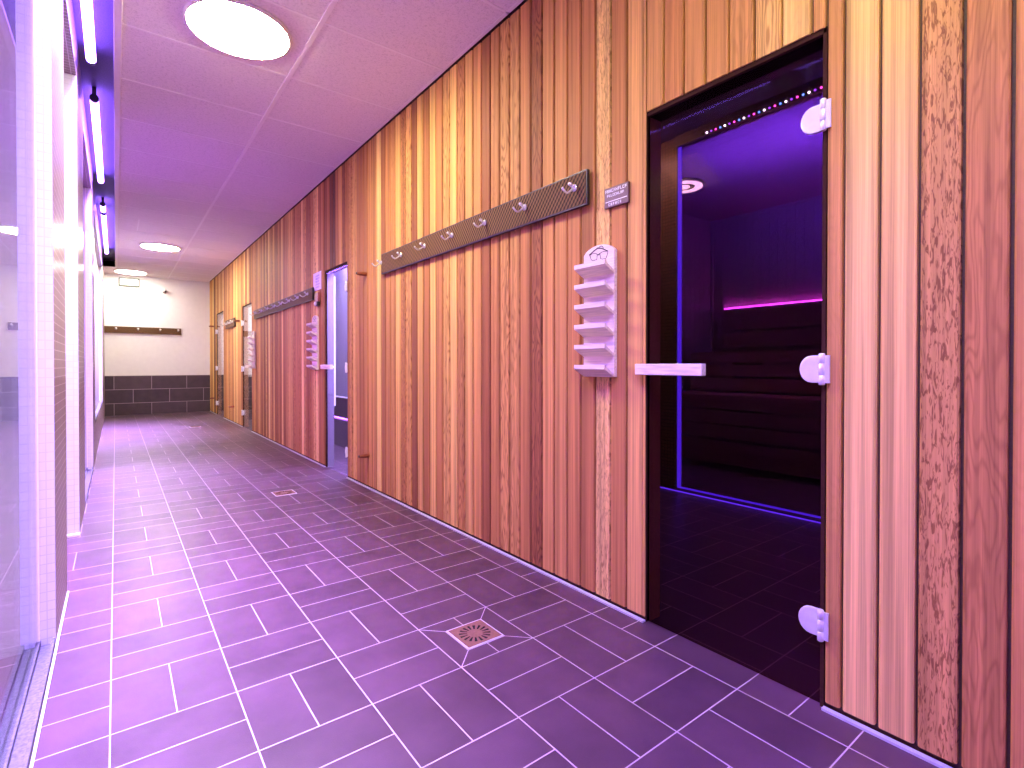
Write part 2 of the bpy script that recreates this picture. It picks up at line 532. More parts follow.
for k in range(k0, k1):
    ya, yb = Y0 + k * PITCH, Y0 + (k + 1) * PITCH
    ya, yb = max(ya, YB), min(yb, YE)
    if yb - ya < 0.01:
        continue
    tone = min(1, max(0.04, rng.gauss(0.50 if 17 < k < 44 else 0.60, 0.25)))
    fig = rng.random()
    fig = 0.97 if fig > 0.92 else (0.75 if fig > 0.82 else (0.4 if fig > 0.70 else 0.06))
    if k in special:
        tone, fig = special[k]
    seed = rng.random()
    dx = rng.uniform(-0.0012, 0.0012)
    segs = [(ya, yb, 0.022, H - 0.004)]
    for (d0, d1, dh) in DOORS:
        out = []
        for (a, b, z0, z1) in segs:
            if b <= d0 or a >= d1 or z1 <= dh:
                out.append((a, b, z0, z1)); continue
            if a < d0 - 0.004: out.append((a, d0, z0, z1))
            if b > d1 + 0.004: out.append((d1, b, z0, z1))
            out.append((max(a, d0), min(b, d1), dh, z1))
        segs = out
    for (a, b, z0, z1) in segs:
        if b - a < 0.006:
            continue
        x0, x1 = W + dx, W + 0.020
        g, bv = 0.0042, 0.0042
        a2, b2 = a + g, b - g
        pts = [(x1, a2), (x0 + bv, a2), (x0, a2 + bv), (x0, b2 - bv), (x0 + bv, b2), (x1, b2)]
        nf = len(mb.f)
        mb.prism(pts, 'z', z0, z1)
        q = len(mb.f) - nf
        tones += [tone] * q; figs += [fig] * q; seeds += [seed] * q
mb.att = {'tone': tones, 'fig': figs, 'seed': seeds}
wall_r = tag(mb.build('wall_right', M['cedar']), 'long wall of upright red cedar boards in mixed tones', 'wall', kind='structure')

# backing of the cedar wall with the door holes
mb = MB()
ys = [YB] + [v for d in DOORS for v in d[:2]] + [YE]
for i in range(0, len(ys), 2):
    mb.box((W + 0.018, ys[i], 0.0), (W + 0.085, ys[i + 1], H + 0.15))
for d in DOORS:
    mb.box((W + 0.018, d[0], d[2] + 0.004), (W + 0.085, d[1], H + 0.15))
tag(mb.build('wall_right_backing', M['cedar_dark']), 'dark backing seen in the gaps between the cedar boards', 'wall', kind='structure')

# sealing strip along the foot of the cedar wall
mb = MB()
ys2 = [YB] + [v for d in DOORS for v in d[:2]] + [YE]
for i in range(0, len(ys2), 2):
    mb.box((W - 0.010, ys2[i], 0.0), (W + 0.006, ys2[i + 1], 0.007))
tag(mb.build('baseboard_right', M['strip']), 'thin pale metal strip along the foot of the cedar wall', 'baseboard', kind='structure')

# end wall: plaster over dark tile skirting
tag(MB().box((-2.6, YE, 0.0), (W + 0.1, YE + 0.15, H + 0.15)).build('wall_far', M['white']), 'white plastered end wall of the corridor', 'wall', kind='structure')
tag(MB().box((L, YE - 0.012, 0.0), (W, YE, 0.7935)).build('baseboard_far', M['skirt']), 'three courses of dark brown tiles along the foot of the end wall', 'baseboard', kind='structure')
# wall behind the camera
tag(MB().box((-2.6, YB - 0.15, 0.0), (6.2, YB, H + 0.15)).build('wall_back', M['white']), 'white wall closing the corridor behind the viewpoint', 'wall', kind='structure')

# ceiling with its grid
SLOT_END = 12.02
mb = MB()
mb.box((0.036, YB, H), (W - 0.014, SLOT_END, H + 0.10), 0)
mb.box((L, SLOT_END, H), (W - 0.014, YE, H + 0.10), 0)
mb.box((W - 0.014, YB, H + 0.012), (W + 0.02, YE, H + 0.10), 2)
zt = H - 0.0015
def bar(x0, y0, x1, y1, z=zt):
    mb.box((x0, y0, z), (x1, y1, H + 0.001), 1)
bar(0.862, YB, 0.886, YE, H - 0.004)
k = -8
while True:
    y = 3.4548 + 0.65441 * k
    if y > YE - 0.05: break
    if y > YB + 0.05:
        bar(0.036, y - 0.008, W - 0.014, y + 0.008)
    k += 1
bar(W - 0.034, YB, W - 0.014, YE)
bar(0.232, 7.92, 0.246, 8.62)
bar(L, YE - 0.02, W - 0.014, YE)
tag(mb.build('ceiling', [M['ceiling'], M['tbar'], M['cedar_dark']]), 'suspended ceiling of speckled mineral tiles in a metal grid', 'ceiling', kind='structure')
tag(MB().box((0.000, YB, H - 0.014), (0.036, SLOT_END, H + 0.012)).build('trim_1', M['tbar'], bevel=0.003), 'pale trim along the ceiling edge beside the light slot', 'trim', kind='structure')
# slot lining (dark recess that holds the tubes)
SZ = H + 0.135
mb = MB()
mb.box((L - 0.02, YB, SZ), (0.10, SLOT_END + 0.02, SZ + 0.03))
mb.box((0.036, YB, H + 0.10), (0.10, SLOT_END + 0.02, SZ + 0.01))
mb.box((L, SLOT_END, H), (0.036, SLOT_END + 0.03, SZ + 0.01))
tag(mb.build('trim_2', M['slot']), 'dark lining of the light slot along the ceiling edge', 'trim', kind='structure')

# left wall: mosaic piers, lintels, openings
# openings (y0, y1, sill, head)
OPEN = [(YB + 0.1, 2.455, 0.0, 2.66), (3.006, 3.985, 0.0, 2.70), (4.70, 6.36, 0.0, 2.68), (7.05, 10.95, 0.385, 2.62)]
TH = 0.16
mb = MB()
def pier(y0, y1, z0=0.0, z1=SZ):
    n0 = len(mb.f)
    mb.box((L - TH, y0, z0), (L, y1, z1), 0)
    for i in range(n0, len(mb.f)):
        q = mb.f[i]
        if len({round(mb.v[j][1], 5) for j in q}) == 1:     # reveals face along the corridor
            mb.mi[i] = 1
pier(YB, OPEN[0][0]); pier(OPEN[0][1], OPEN[1][0]); pier(OPEN[1][1], OPEN[2][0]); pier(OPEN[2][1], OPEN[3][0]); pier(OPEN[3][1], YE)
for o_ in OPEN:
    n0 = len(mb.f)
    mb.box((L - TH, o_[0], o_[3]), (L, o_[1], SZ), 0)
    if o_[2] > 0:
        mb.box((L - TH, o_[0], 0), (L, o_[1], o_[2]), 0)
tag(mb.build('wall_left', [M['mosaic'], M['mosaic_w']]), 'left wall of brown mosaic piers between tall openings', 'wall', kind='structure')
# threshold of the open doorway
tag(MB().box((L - TH, OPEN[1][1] - 0.03, 0.0), (L, OPEN[1][1], 0.012)).build('trim_3', M['tbar']), 'white threshold strip at the far side of the open doorway', 'trim', kind='structure')
tag(MB().box((L + 0.0, YB, 0.0), (L + 0.006, OPEN[0][1] + 0.55, 0.004)).build('trim_4', M['tbar']), 'pale sealant line along the foot of the glazed left wall', 'trim', kind='structure')

# windows in the left wall
def window(name, y0, y1, z0, z1, pane, label):
    w = thing(name, (L - 0.05, (y0 + y1) / 2, z0), label, 'window', kind='structure')
    og = w.location.copy()
    def put(m_, nm, mt):
        for i, p in enumerate(m_.v):
            m_.v[i] = tuple(Vector(p) - og)
        return m_.build(nm, mt, w)
    put(MB().box((L - 0.054, y0 + 0.004, z0 + 0.028), (L - 0.046, y1 - 0.004, z1 - 0.004)), 'glass_pane', M[pane])
    t = MB()
    t.box((L - 0.075, y0, z0), (L - 0.001, y1, z0 + 0.012))
    t.box((L - 0.010, y0, z0 + 0.012), (L - 0.001, y1, z0 + 0.030))
    t.box((L - 0.046, y0, z0 + 0.012), (L - 0.040, y1, z0 + 0.030))
    t.box((L - 0.075, y0, z0 + 0.012), (L - 0.060, y1, z0 + 0.030))
    put(t, 'sill_track', M['alu'])
    put(MB().box((L - 0.058, y1 - 0.006, z0 + 0.03), (L - 0.042, y1, z1)), 'edge_seal', M['tbar'])
    return w
window('window_1', OPEN[0][0], OPEN[0][1], 0.0, OPEN[0][3], 'clear', 'large glass pane in a metal floor track nearest the viewpoint')
window('window_2', OPEN[2][0], OPEN[2][1], 0.0, OPEN[2][3], 'clear', 'glass pane in a floor track beyond the open doorway on the left')
window('window_3', OPEN[3][0], OPEN[3][1], OPEN[3][2], OPEN[3][3], 'frost', 'bright frosted window with a raised sill far down the left wall')

# room to the left of the corridor
mb = MB()
mb.box((-2.55, YB, 0), (-2.40, YE, H))
tag(mb.build('wall_left_room', M['white']), 'pale far wall of the room behind the glass on the left', 'wall', kind='structure')
tag(MB().box((-2.55, YB, H), (L - TH + 0.001, YE, H + 0.1)).build('ceiling_left_room', M['white']), 'white ceiling of the room behind the glass on the left', 'ceiling', kind='structure')

# ================================================================== SAUNA behind the first door
mb = MB()
SX, SB, SY0, SY1 = 3.55, 6.0, -0.5, 3.70
mb.box((SX, 2.49, 0), (SX + 0.06, SY1 + 0.1, H), 0)                  # mosaic wall left of the partition
mb.box((W + 0.085, SY1 - 0.7, 0), (SX, SY1 - 0.6, H), 0)
tag(mb.build('wall_mosaic', M['mosaic_d']), 'dark small-tiled wall inside the first sauna seen through the door glass', 'wall', kind='structure')
mb = MB()
mb.box((W + 0.085, SY0 - 0.1, 0), (SB + 0.1, SY0, H), 0)
for i in range(0, 44):                                               # back wall boards
    y = SY0 + i * 0.0965
    mb.box((SB, y, 0), (SB + 0.022, y + 0.093, H), 0)
for i in range(0, 25):                                               # left side wall boards
    x = SX + 0.06 + i * 0.0965
    mb.box((x, SY1, 0), (x + 0.093, SY1 + 0.022, H), 0)
mb.box((SB + 0.02, SY0, 0), (SB + 0.1, SY1 + 0.1, H), 0)
mb.box((SX, SY1 + 0.02, 0), (SB, SY1 + 0.1, H), 0)
mb.box((SB - 0.03, SY1 - 0.03, 0), (SB, SY1, H), 0)
mb.box((SB - 0.025, SY0, H - 0.03), (SB, SY1, H), 0)
M['sauna_wood'] = mat_wood('sauna_panelling', (0.36, 0.27, 0.25), 0.55, 0.4)
tag(mb.build('wall_sauna', M['sauna_wood']), 'upright panelled walls of the first sauna cabin', 'wall', kind='structure')
mb = MB()
mb.box((W + 0.085, SY0, H), (SX, SY1, H + 0.1), 0)
for i in range(0, 26):
    x = SX + i * 0.0965
    mb.box((x, SY0, H), (x + 0.093, SY1, H + 0.03), 1)
mb.box((SX, SY0, H + 0.025), (SB, SY1, H + 0.1), 1)
mb.box((SX - 0.02, SY0, H - 0.085), (SX + 0.05, 2.49, H), 0)
M['vest_ceiling'] = plain('dark_ceiling_panels', (0.16, 0.11, 0.11), 0.5)
tag(mb.build('ceiling_sauna', [M['vest_ceiling'], M['sauna_wood']]), 'boarded ceiling of the first sauna cabin', 'ceiling', kind='structure')
# glass partition with a lit edge
M['edge_blue'] = emit('lit_blue_glass_edge', (0.075, 0.02, 1.0), 3.6, (0.1, 0.05, 0.2))
w = thing('window_4', (SX, 1.0, 0), 'inner glass partition with a glowing blue edge inside the first sauna', 'window', kind='structure')
def under(mb_, nm, mt, par, bevel=0.0):
    og = par.location
    mb_.v = [tuple(Vector(p) - og) for p in mb_.v]
    return mb_.build(nm, mt, par, bevel=bevel)
under(MB().box((SX + 0.010, SY0, 0.03), (SX + 0.020, 1.748, H - 0.085)).box((SX + 0.010, 1.752, 0.03), (SX + 0.020, 2.47, H - 0.085)), 'glass_pane', M['partition'], w)
under(MB().box((SX + 0.006, 2.462, 0.03), (SX + 0.024, 2.49, H - 0.085)).box((SX + 0.008, SY0, 0.025), (SX + 0.022, 2.49, 0.037)), 'glowing_edge', M['edge_blue'], w)

# steam room behind the second door
TX = 2.2
mb = MB()
mb.box((W + 0.085, 3.9, 0), (3.0, 4.0, H)); mb.box((W + 0.085, 8.4, 0), (3.0, 8.5, H)); mb.box((2.75, 3.9, 0), (2.85, 8.5, H))
mb.box((W + 0.085, 3.9, H - 0.3), (3.0, 8.5, H))
M['steam_lining'] = plain('mauve_jamb_lining', (0.30, 0.24, 0.32), 0.5, vary=0.03)
M['steam_wall'] = plain('pale_steam_room_wall', (0.62, 0.60, 0.70), 0.5, vary=0.03)
tag(mb.build('wall_steam_room', M['steam_wall']), 'pale lavender walls of the steam room behind the second door', 'wall', kind='structure')

# white rooms behind doors three and four
mb = MB()
for (a, b) in ((8.5, 10.6), (11.0, 13.6)):
    mb.box((W + 0.085, a, 0), (3.6, a + 0.05, H), 0); mb.box((W + 0.085, b - 0.05, 0), (3.6, b, H), 0)
    mb.box((3.5, a, 0), (3.6, b, H), 0)
    mb.box((W + 0.085, a, H - 0.2), (3.6, b, H), 0)
    mb.box((W + 0.086, b - 0.062, 0), (3.5, b - 0.049, 0.7935), 1); mb.box((3.488, a + 0.05, 0), (3.501, b - 0.06, 0.7935), 1)
tag(mb.build('wall_changing_rooms', [M['white'], M['skirt']]), 'white walls with dark tile skirting behind the two far doors', 'wall', kind='structure')

# ================================================================== DOORS
def glass_door(name, y0, y1, zh, glassmat, hinge_far, label, handle=True, hz=(1.722, 0.989, 0.245), lining=None):
    d = thing(name, (W, (y0 + y1) / 2, 0), label, 'door', kind='structure')
    f = MB()
    t = 0.011
    f.box((W + 0.006, y0, 0), (W + 0.085, y0 + t, zh)); f.box((W + 0.006, y1 - t * 0.3, 0), (W + 0.085, y1, zh)); f.box((W + 0.006, y0, zh - 0.016), (W + 0.085, y1, zh + 0.003))
    under(f, 'door_frame', M['jamb'], d, 0.002)
    q = MB()
    q.box((W + 0.024, y1 - t * 0.3 - 0.004, 0), (W + 0.086, y1 - t * 0.3 - 0.0002, zh - 0.016)); q.box((W + 0.024, y0 + t + 0.0002, 0), (W + 0.086, y0 + t + 0.004, zh - 0.016))
    under(q, 'jamb_lining', lining or M['lining'], d)
    xg = W + 0.012
    under(MB().box((xg, y0 + t + 0.002, 0.006), (xg + 0.008, y1 - 0.004, zh - 0.020)), 'glass_panel', glassmat, d)
    yh = y1 if hinge_far else y0
    s = -1 if hinge_far else 1
    for z in hz:
        h = MB()
        # rounded plate over the glass
        n = 10
        pts = [(yh + s * 0.012, z - 0.040)]
        r = 0.040
        cyc = yh + s * 0.037
        for i in range(n + 1):
            a = -math.pi / 2 + math.pi * i / n
            pts.append((cyc + s * math.cos(a) * r * 0.85, z + math.sin(a) * r))
        pts.append((yh + s * 0.012, z + 0.040))
        h.prism(pts, 'x', xg - 0.010, xg - 0.0005)
        h.box((xg - 0.010, yh + s * 0.004, z - 0.022), (xg - 0.002, yh + s * 0.014, z + 0.022))
        ho = under(h, 'hinge', M['satin'], d, 0.0025)
        k = MB()
        for q0, q1 in ((-0.046, -0.018), (-0.0155, 0.0155), (0.018, 0.046)):
            k.lathe([(0.0065, q0), (0.0085, q0 + 0.002), (0.0085, q1 - 0.002), (0.0065, q1)], (W - 0.008, yh + s * 0.004, z), 'z', 14)
        k.lathe([(0.0055, -0.045), (0.0055, 0.045)], (W - 0.008, yh + s * 0.004, z), 'z', 12)
        k.box((W - 0.0085, yh - s * 0.016, z - 0.040), (W - 0.0015, yh + s * 0.002, z + 0.040))
        kk = under(k, 'hinge_knuckle', M['satin'], d)
        kk.parent = ho
    if handle:
        ya, yb = (y0, y0 + 0.31) if hinge_far else (y1 - 0.269, y1 + 0.019)
        g = MB()
        zc = 0.985
        pts = []
        n = 8
        for i in range(n + 1):                                 # slightly bowed outer face
            u = i / n
            yy = ya + (yb - ya) * u
            pts.append((xg - 0.050 - 0.010 * math.sin(math.pi * u), yy))
        pts += [(xg - 0.022, yb), (xg - 0.022, ya)]
        g.prism(pts, 'z', zc - 0.021, zc + 0.021)
        go = under(g, 'handle', M['pale'], d, 0.003)
        c = MB()
        for yy in (ya + 0.05, yb - 0.05):
            c.lathe([(0.010, xg - 0.0225), (0.010, xg)], (0, yy, zc), 'x', 12)
        cc = under(c, 'handle_standoff', M['satin'], d); cc.parent = go
    return d
glass_door('door_1', *DOORS[0], M['tinted'], False, 'dark tinted glass sauna door with a pale wooden bar handle')
glass_door('door_2', *DOORS[1], M['steam_glass'], False, 'glass steam room door glowing lavender, second along the cedar wall', hz=(1.70, 0.98, 0.23), lining=M['steam_lining'])
glass_door('door_3', *DOORS[2], M['clear'], True, 'clear glass door showing a white room, third along the cedar wall', hz=(1.684, 0.9435, 0.235))
glass_door('door_4', *DOORS[3], M['clear'], True, 'narrow-looking glass door nearest the white end wall', handle=False, hz=(1.684, 0.9435, 0.235))
# ================================================================== LAMPS
def ceiling_lamp(x, y, label, r=0.258, lit='lamp'):
    o = thing('ceiling_lamp', (x, y, H), label, 'lamp', 'round ceiling lamps along the corridor')
    MB().lathe([(r, 0.0), (r + 0.004, -0.006), (r + 0.002, -0.016), (r - 0.012, -0.018)], (0, 0, 0), 'z', 48).build('lamp_rim', M['lamp_rim'], o)
    MB().lathe([(r - 0.013, -0.010), (r - 0.013, -0.019), (r - 0.05, -0.027), (r * 0.5, -0.034), (0.02, -0.037)], (0, 0, 0), 'z', 48).build('diffuser', M[lit], o)
    return o
ceiling_lamp(0.54, 3.125, 'large round glowing ceiling lamp closest to the viewpoint')
ceiling_lamp(0.55, 9.55, 'round glowing ceiling lamp midway down the corridor ceiling')
ceiling_lamp(0.24, 12.45, 'small-looking round ceiling lamp just above the exit sign', lit='lamp_end')
ceiling_lamp(0.54, 0.25, 'unseen round ceiling lamp added directly above the viewpoint', lit='lamp_near')  # out of view, added to light the upper boards nearest the camera

def led_tube(y0, y1, label, spread=LED_SPREAD, k=1.0, c=LED_COL):
    o = thing('light_tube', (-0.110, (y0 + y1) / 2, 2.868), label, 'light', 'violet light tubes in the ceiling slot')
    h = (y1 - y0) / 2
    MB().tube([(0, -h + 0.03, 0), (0, h - 0.03, 0)], 0.025, 16).build('tube', M['led'], o)
    for s in (-1, 1):
        MB().tube([(0, s * h, 0), (0, s * (h - 0.03), 0)], 0.026, 14).box((-0.012, s * h - s * 0.03, 0.0), (0.012, s * h - s * 0.005, SZ - 2.868 - 0.001)).build('end_cap', M['tube_cap'], o)
    l = bpy.data.lights.new('tube_light', 'AREA')
    l.shape = 'RECTANGLE'; l.size = 0.03; l.size_y = 2 * h - 0.06; l.color = c; l.energy = LED_W * 2 * h * k; l.spread = R(spread)
    lo = bpy.data.objects.new('tube_light', l); lo.location = (0, 0, -0.022); lo.parent = o
    col.objects.link(lo)
    return o
led_tube(-1.2, 1.55, 'unseen violet light tube added in the ceiling slot above the viewpoint', 125.0, 1.2, NEAR_COL)  # out of view, added for violet on the near floor and boards
led_tube(1.65, 4.12, 'long white-hot violet tube in the ceiling slot, closest one in view')
led_tube(4.66, 6.75, 'white-hot violet tube in the ceiling slot, second one in view')
led_tube(7.66, 8.02, 'very short violet tube in the slot between two longer ones')
led_tube(8.12, 10.95, 'white-hot violet tube in the ceiling slot closest to the end wall', k=1.5)

# unseen area lights added to brighten the rooms beside the corridor
def area(name, loc, rot, sx, sy, c, power):
    l = bpy.data.lights.new(name, 'AREA')
    l.shape = 'RECTANGLE'; l.size = sx; l.size_y = sy; l.color = c; l.energy = power
    o = bpy.data.objects.new(name, l); o.location = loc; o.rotation_euler = rot
    col.objects.link(o)
    return o
area('added_side_light', (-1.4, -0.7, H - 0.02), (0, 0, 0), 1.2, 1.4, SIDE_COL, 25)  # no fixture seen; added for violet light from the left openings
area('added_side_light', (-1.4, 6.0, H - 0.02), (0, 0, 0), 0.6, 4.0, SIDE_COL, 320)
area('added_side_light', (-1.4, 10.5, H - 0.02), (0, 0, 0), 0.6, 3.0, SIDE_COL, 400)
rl0 = area('added_side_light', (-0.62, 1.1, H - 0.03), (0, 0, 0), 0.3, 2.6, (0.66, 0.60, 1.0), 190)  # added wash to brighten the floor behind the near pane
rl0.data.spread = R(60)
area('added_steam_light', (2.15, 5.2, H - 0.32), (0, 0, 0), 0.3, 1.6, STEAM_COL, 420)  # added to brighten the steam room, source unseen
area('added_changing_light', (2.5, 9.6, H - 0.22), (0, 0, 0), 0.5, 0.8, (1.0, 0.85, 0.78), 90)  # added to brighten the rooms behind the far doors, source unseen
area('added_changing_light', (2.5, 12.3, H - 0.22), (0, 0, 0), 0.5, 0.8, (1.0, 0.85, 0.78), 90)
area('added_sauna_light', (SX + 0.30, 1.2, H - 0.75), (0, R(-142), 0), 0.25, 2.8, SAUNA_COL, 400)  # no such source seen; added to turn the cabin ceiling violet
bpy.data.lights['added_sauna_light'].spread = R(125)
area('added_bench_fill', (4.2, 1.6, H - 0.2), (0, R(28), 0), 0.4, 1.6, (1.0, 0.35, 0.42), 28)  # added to lift the dark bench, no fixture there
area('added_vestibule_fill', (3.1, 2.75, H - 0.05), (0, R(-25), 0), 0.6, 0.4, (1.0, 0.62, 0.40), 17)  # added warm light for the mosaic wall, no fixture there

# ================================================================== SAUNA CONTENT
st = thing('light_strip', (SX - 0.021, 1.2, H - 0.070), 'strip of tiny white, pink and blue lights under the sauna ceiling', 'light')
DM = [emit('white_diode', (0.75, 0.8, 1.0), 30.0), emit('blue_diode', (0.08, 0.28, 1.0), 14.0), emit('pink_diode', (0.9, 0.08, 0.55), 14.0), emit('violet_diode', (0.3, 0.06, 1.0), 8.0)]
protos = []
for i in range(57):
    if i < 4:
        d_ = MB().lathe([(0.002, -0.004), (0.007, -0.002), (0.007, 0.003), (0.003, 0.006)], (-0.006, 0, 0), 'x', 8).build('diode', DM[i], st)
        protos.append(d_)
    else:
        d_ = protos[i % 4].copy(); col.objects.link(d_)
    d_.location = (0, 0.2 + 0.036 * i - 1.2, 0)
MB().box((0.0, -1.02, -0.008), (0.002, 1.06, 0.008)).build('strip_backing', M['dark_plastic'], st)

M['magenta'] = emit('magenta_strip', (0.60, 0.05, 1.0), 75.0)
st = thing('backrest_light', (SB - 0.030, 1.5, 1.69), 'magenta glowing light strip along the top of the sauna backrest', 'light')
MB().box((-0.012, -2.0, 0.0), (0.012, 2.0, 0.010)).build('glowing_strip', M['magenta'], st)
MB().box((-0.016, -2.0, -0.012), (0.016, 2.0, 0.0)).build('strip_channel', M['dark_plastic'], st)

M['bench_wood'] = mat_wood('dim_bench_timber', (0.30, 0.15, 0.095), 0.5, 0.4)
bn = thing('sauna_bench', (5.2, 1.5, 0), 'stepped dark timber sauna bench along the back wall', 'bench')
def bpart(boxes, nm):
    m_ = MB()
    for a, b in boxes:
        m_.box((a[0] - 5.2, a[1] - 1.5, a[2]), (b[0] - 5.2, b[1] - 1.5, b[2]))
    return m_.build(nm, M['bench_wood'], bn)
y0_, y1_ = SY0 + 0.01, 3.50
for (za, zb) in ((0.06, 0.275), (0.305, 0.425), (0.445, 0.565), (0.585, 0.690)):
    bpart([((4.60, y0_, za), (4.63, y1_, zb))], 'front_board')
for xx in (4.64, 4.79, 4.94, 5.09):
    bpart([((xx, y0_, 0.68), (xx + 0.135, y1_, 0.71))], 'seat_board')
for (za, zb) in ((0.73, 0.86), (0.885, 1.005), (1.03, 1.13)):
    bpart([((5.25, y0_, za), (5.28, y1_, zb))], 'riser_board')
for xx in (5.29, 5.44, 5.59, 5.74):
    bpart([((xx, y0_, 1.12), (xx + 0.135, y1_, 1.15))], 'seat_board')
for yy in (0.4, 1.7, 3.0):
    bpart([((4.62, yy, 0.0), (5.9, yy + 0.05, 0.68)), ((5.27, yy, 0.68), (5.9, yy + 0.05, 1.12))], 'bench_support')
br = thing('backrest', (SB - 0.05, 1.5, 1.2), 'dark horizontal board backrest on the sauna back wall below the magenta light', 'backrest')
for (za, zb) in ((0.02, 0.20), (0.23, 0.455)):
    MB().box((-0.02, -1.98, za), (0.005, 2.0, zb)).build('back_board', M['bench_wood'], br)
for yy in (-1.9, 0.4, 1.9):
    MB().box((0.005, yy, 0.02), (0.049, yy + 0.05, 0.45)).build('batten', M['bench_wood'], br)

M['ring_lit'] = emit('lit_ring', (1.0, 0.95, 0.8), 9.0)
rl = thing('ring_lamp', (4.52, 3.10, H - 0.001), 'white ring lamp with a bright centre on the sauna ceiling', 'lamp')
MB().lathe([(0.19, 0.0), (0.19, -0.02), (0.185, -0.026), (0.0, -0.026)], (0, 0, 0), 'z', 40).build('lamp_base', M['dark_plastic'], rl)
m_ = MB()
seg = 40
for k in range(seg):
    pass
n = 0
for rr, zz in ((0.112, -0.027), (0.112, -0.034), (0.182, -0.034), (0.182, -0.027)):
    for k in range(seg):
        a = 2 * math.pi * k / seg
        m_.v.append((rr * math.cos(a), rr * math.sin(a), zz))
for j in range(4):
    for k in range(seg):
        m_.face([j * seg + k, j * seg + (k + 1) % seg, ((j + 1) % 4) * seg + (k + 1) % seg, ((j + 1) % 4) * seg + k])
m_.build('glowing_ring', M['ring_lit'], rl)
MB().lathe([(0.062, -0.0265), (0.062, -0.034), (0.04, -0.038)], (0, 0, 0), 'z', 30).build('glowing_centre', M['ring_lit'], rl)

# blue light line along the foot of the inner wall
M['foot_blue'] = emit('blue_foot_light', (0.10, 0.03, 1.0), 5.0)
st = thing('foot_light', (SX - 0.012, 1.4, 0.0), 'blue light line at floor level along the inner sauna partition', 'light')
MB().box((-0.006, -1.9, 0.001), (0.006, 1.6, 0.012)).build('glowing_strip', M['foot_blue'], st)
MB().box((-0.010, -1.9, 0.012), (0.012, 1.6, 0.018)).build('strip_channel', M['dark_plastic'], st)

# ================================================================== STEAM ROOM CONTENT
M['steam_front'] = plain('dark_bench_front', (0.20, 0.13, 0.17), 0.35)
bn = thing('steam_bench', (2.45, 6.2, 0), 'built-in steam room bench with a violet glow under its edge', 'bench')
MB().box((-0.25, -2.15, 0.0), (0.25, 2.15, 0.33)).box((-0.21, -2.15, 0.33), (0.25, 2.15, 0.36)).box((-0.25, -2.15, 0.36), (0.25, 2.15, 0.60)).build('bench_body', M['steam_front'], bn)
M['violet_line'] = emit('violet_bench_light', (0.45, 0.12, 1.0), 14.0)
MB().box((-0.222, -2.1, 0.338), (-0.211, 2.1, 0.352)).build('glow_line', M['violet_line'], bn)
w = thing('steam_screen', (TX, 6.5, 0.605), 'frosted screen with a lit lilac edge standing on the steam room bench', 'screen')
under(MB().box((TX, 5.2, 0.605), (TX + 0.012, 6.72, 2.30)), 'frosted_glass', M['frost'], w)
M['lilac_edge'] = emit('lilac_lit_edge', (0.72, 0.55, 1.0), 1.4)
under(MB().box((TX - 0.004, 6.72, 0.605), (TX + 0.014, 6.80, 2.30)).box((TX - 0.003, 5.2, 0.6051), (TX + 0.013, 6.72, 0.622)), 'lit_edge', M['lilac_edge'], w)
st = thing('edge_light', (W + 0.094, 5.166, 0.6), 'upright lilac light line inside the far jamb of the steam room door', 'light')
MB().box((-0.006, -0.012, 0.0), (0.006, 0.010, 1.28)).build('glowing_line', M['lilac_edge'], st)
MB().box((-0.0075, 0.010, -0.01), (0.0075, 0.014, 1.29)).build('line_channel', M['alu'], st)
lb = thing('light_bar', (2.0, 5.9, 2.12), 'bright white light bar just inside the steam room door head', 'light')
M['bar_lit'] = emit('lit_bar', (0.8, 0.72, 1.0), 8.0)
MB().box((-0.02, -0.55, -0.02), (0.02, 0.42, 0.0)).build('glowing_bar', M['bar_lit'], lb)
MB().box((-0.03, -0.57, 0.0), (0.03, 0.44, 0.391 - 0.02)).build('bar_housing', M['vest_ceiling'], lb)

# ================================================================== COAT RACKS
def make_hook(par, y, x=0.0, z=0.0, s=1.0, simple=False):
    h = MB()
    h.lathe([(0.016 * s, 0.0), (0.0165 * s, -0.003 * s), (0.014 * s, -0.007 * s), (0.006 * s, -0.010 * s)], (x, y, z), 'x', 18)
    pts = []
    for i in range(9):                                         # long arm that dips then turns up
        u = i / 8
        pts.append((x - (0.006 + 0.064 * u) * s, y, z + (-0.034 * math.sin(u * math.pi * 0.62) + 0.014 * max(0, u - 0.6) / 0.4) * s))
    h.tube(pts, [0.0052 * s] * 8 + [0.0040 * s], 9)
    h.lathe([(0.002 * s, -0.006 * s), (0.006 * s, -0.003 * s), (0.0065 * s, 0.001 * s), (0.003 * s, 0.006 * s)], (pts[-1][0], y, pts[-1][2] + 0.002 * s), 'z', 10)
    ho = h.build('hook', M['chrome'], par)
    k = MB()                                                   # short upper prong with its knob
    k.tube([(x - 0.006 * s, y, z + 0.002 * s), (x - 0.018 * s, y, z + 0.002 * s), (x - 0.026 * s, y, z + 0.008 * s)], 0.0048 * s, 9)
    k.lathe([(0.003 * s, -0.008 * s), (0.0095 * s, -0.004 * s), (0.0105 * s, 0.001 * s), (0.006 * s, 0.008 * s)], (x - 0.027 * s, y, z + 0.011 * s), 'z', 12)
    k.build('hook_knob', M['chrome'], ho)
    return ho

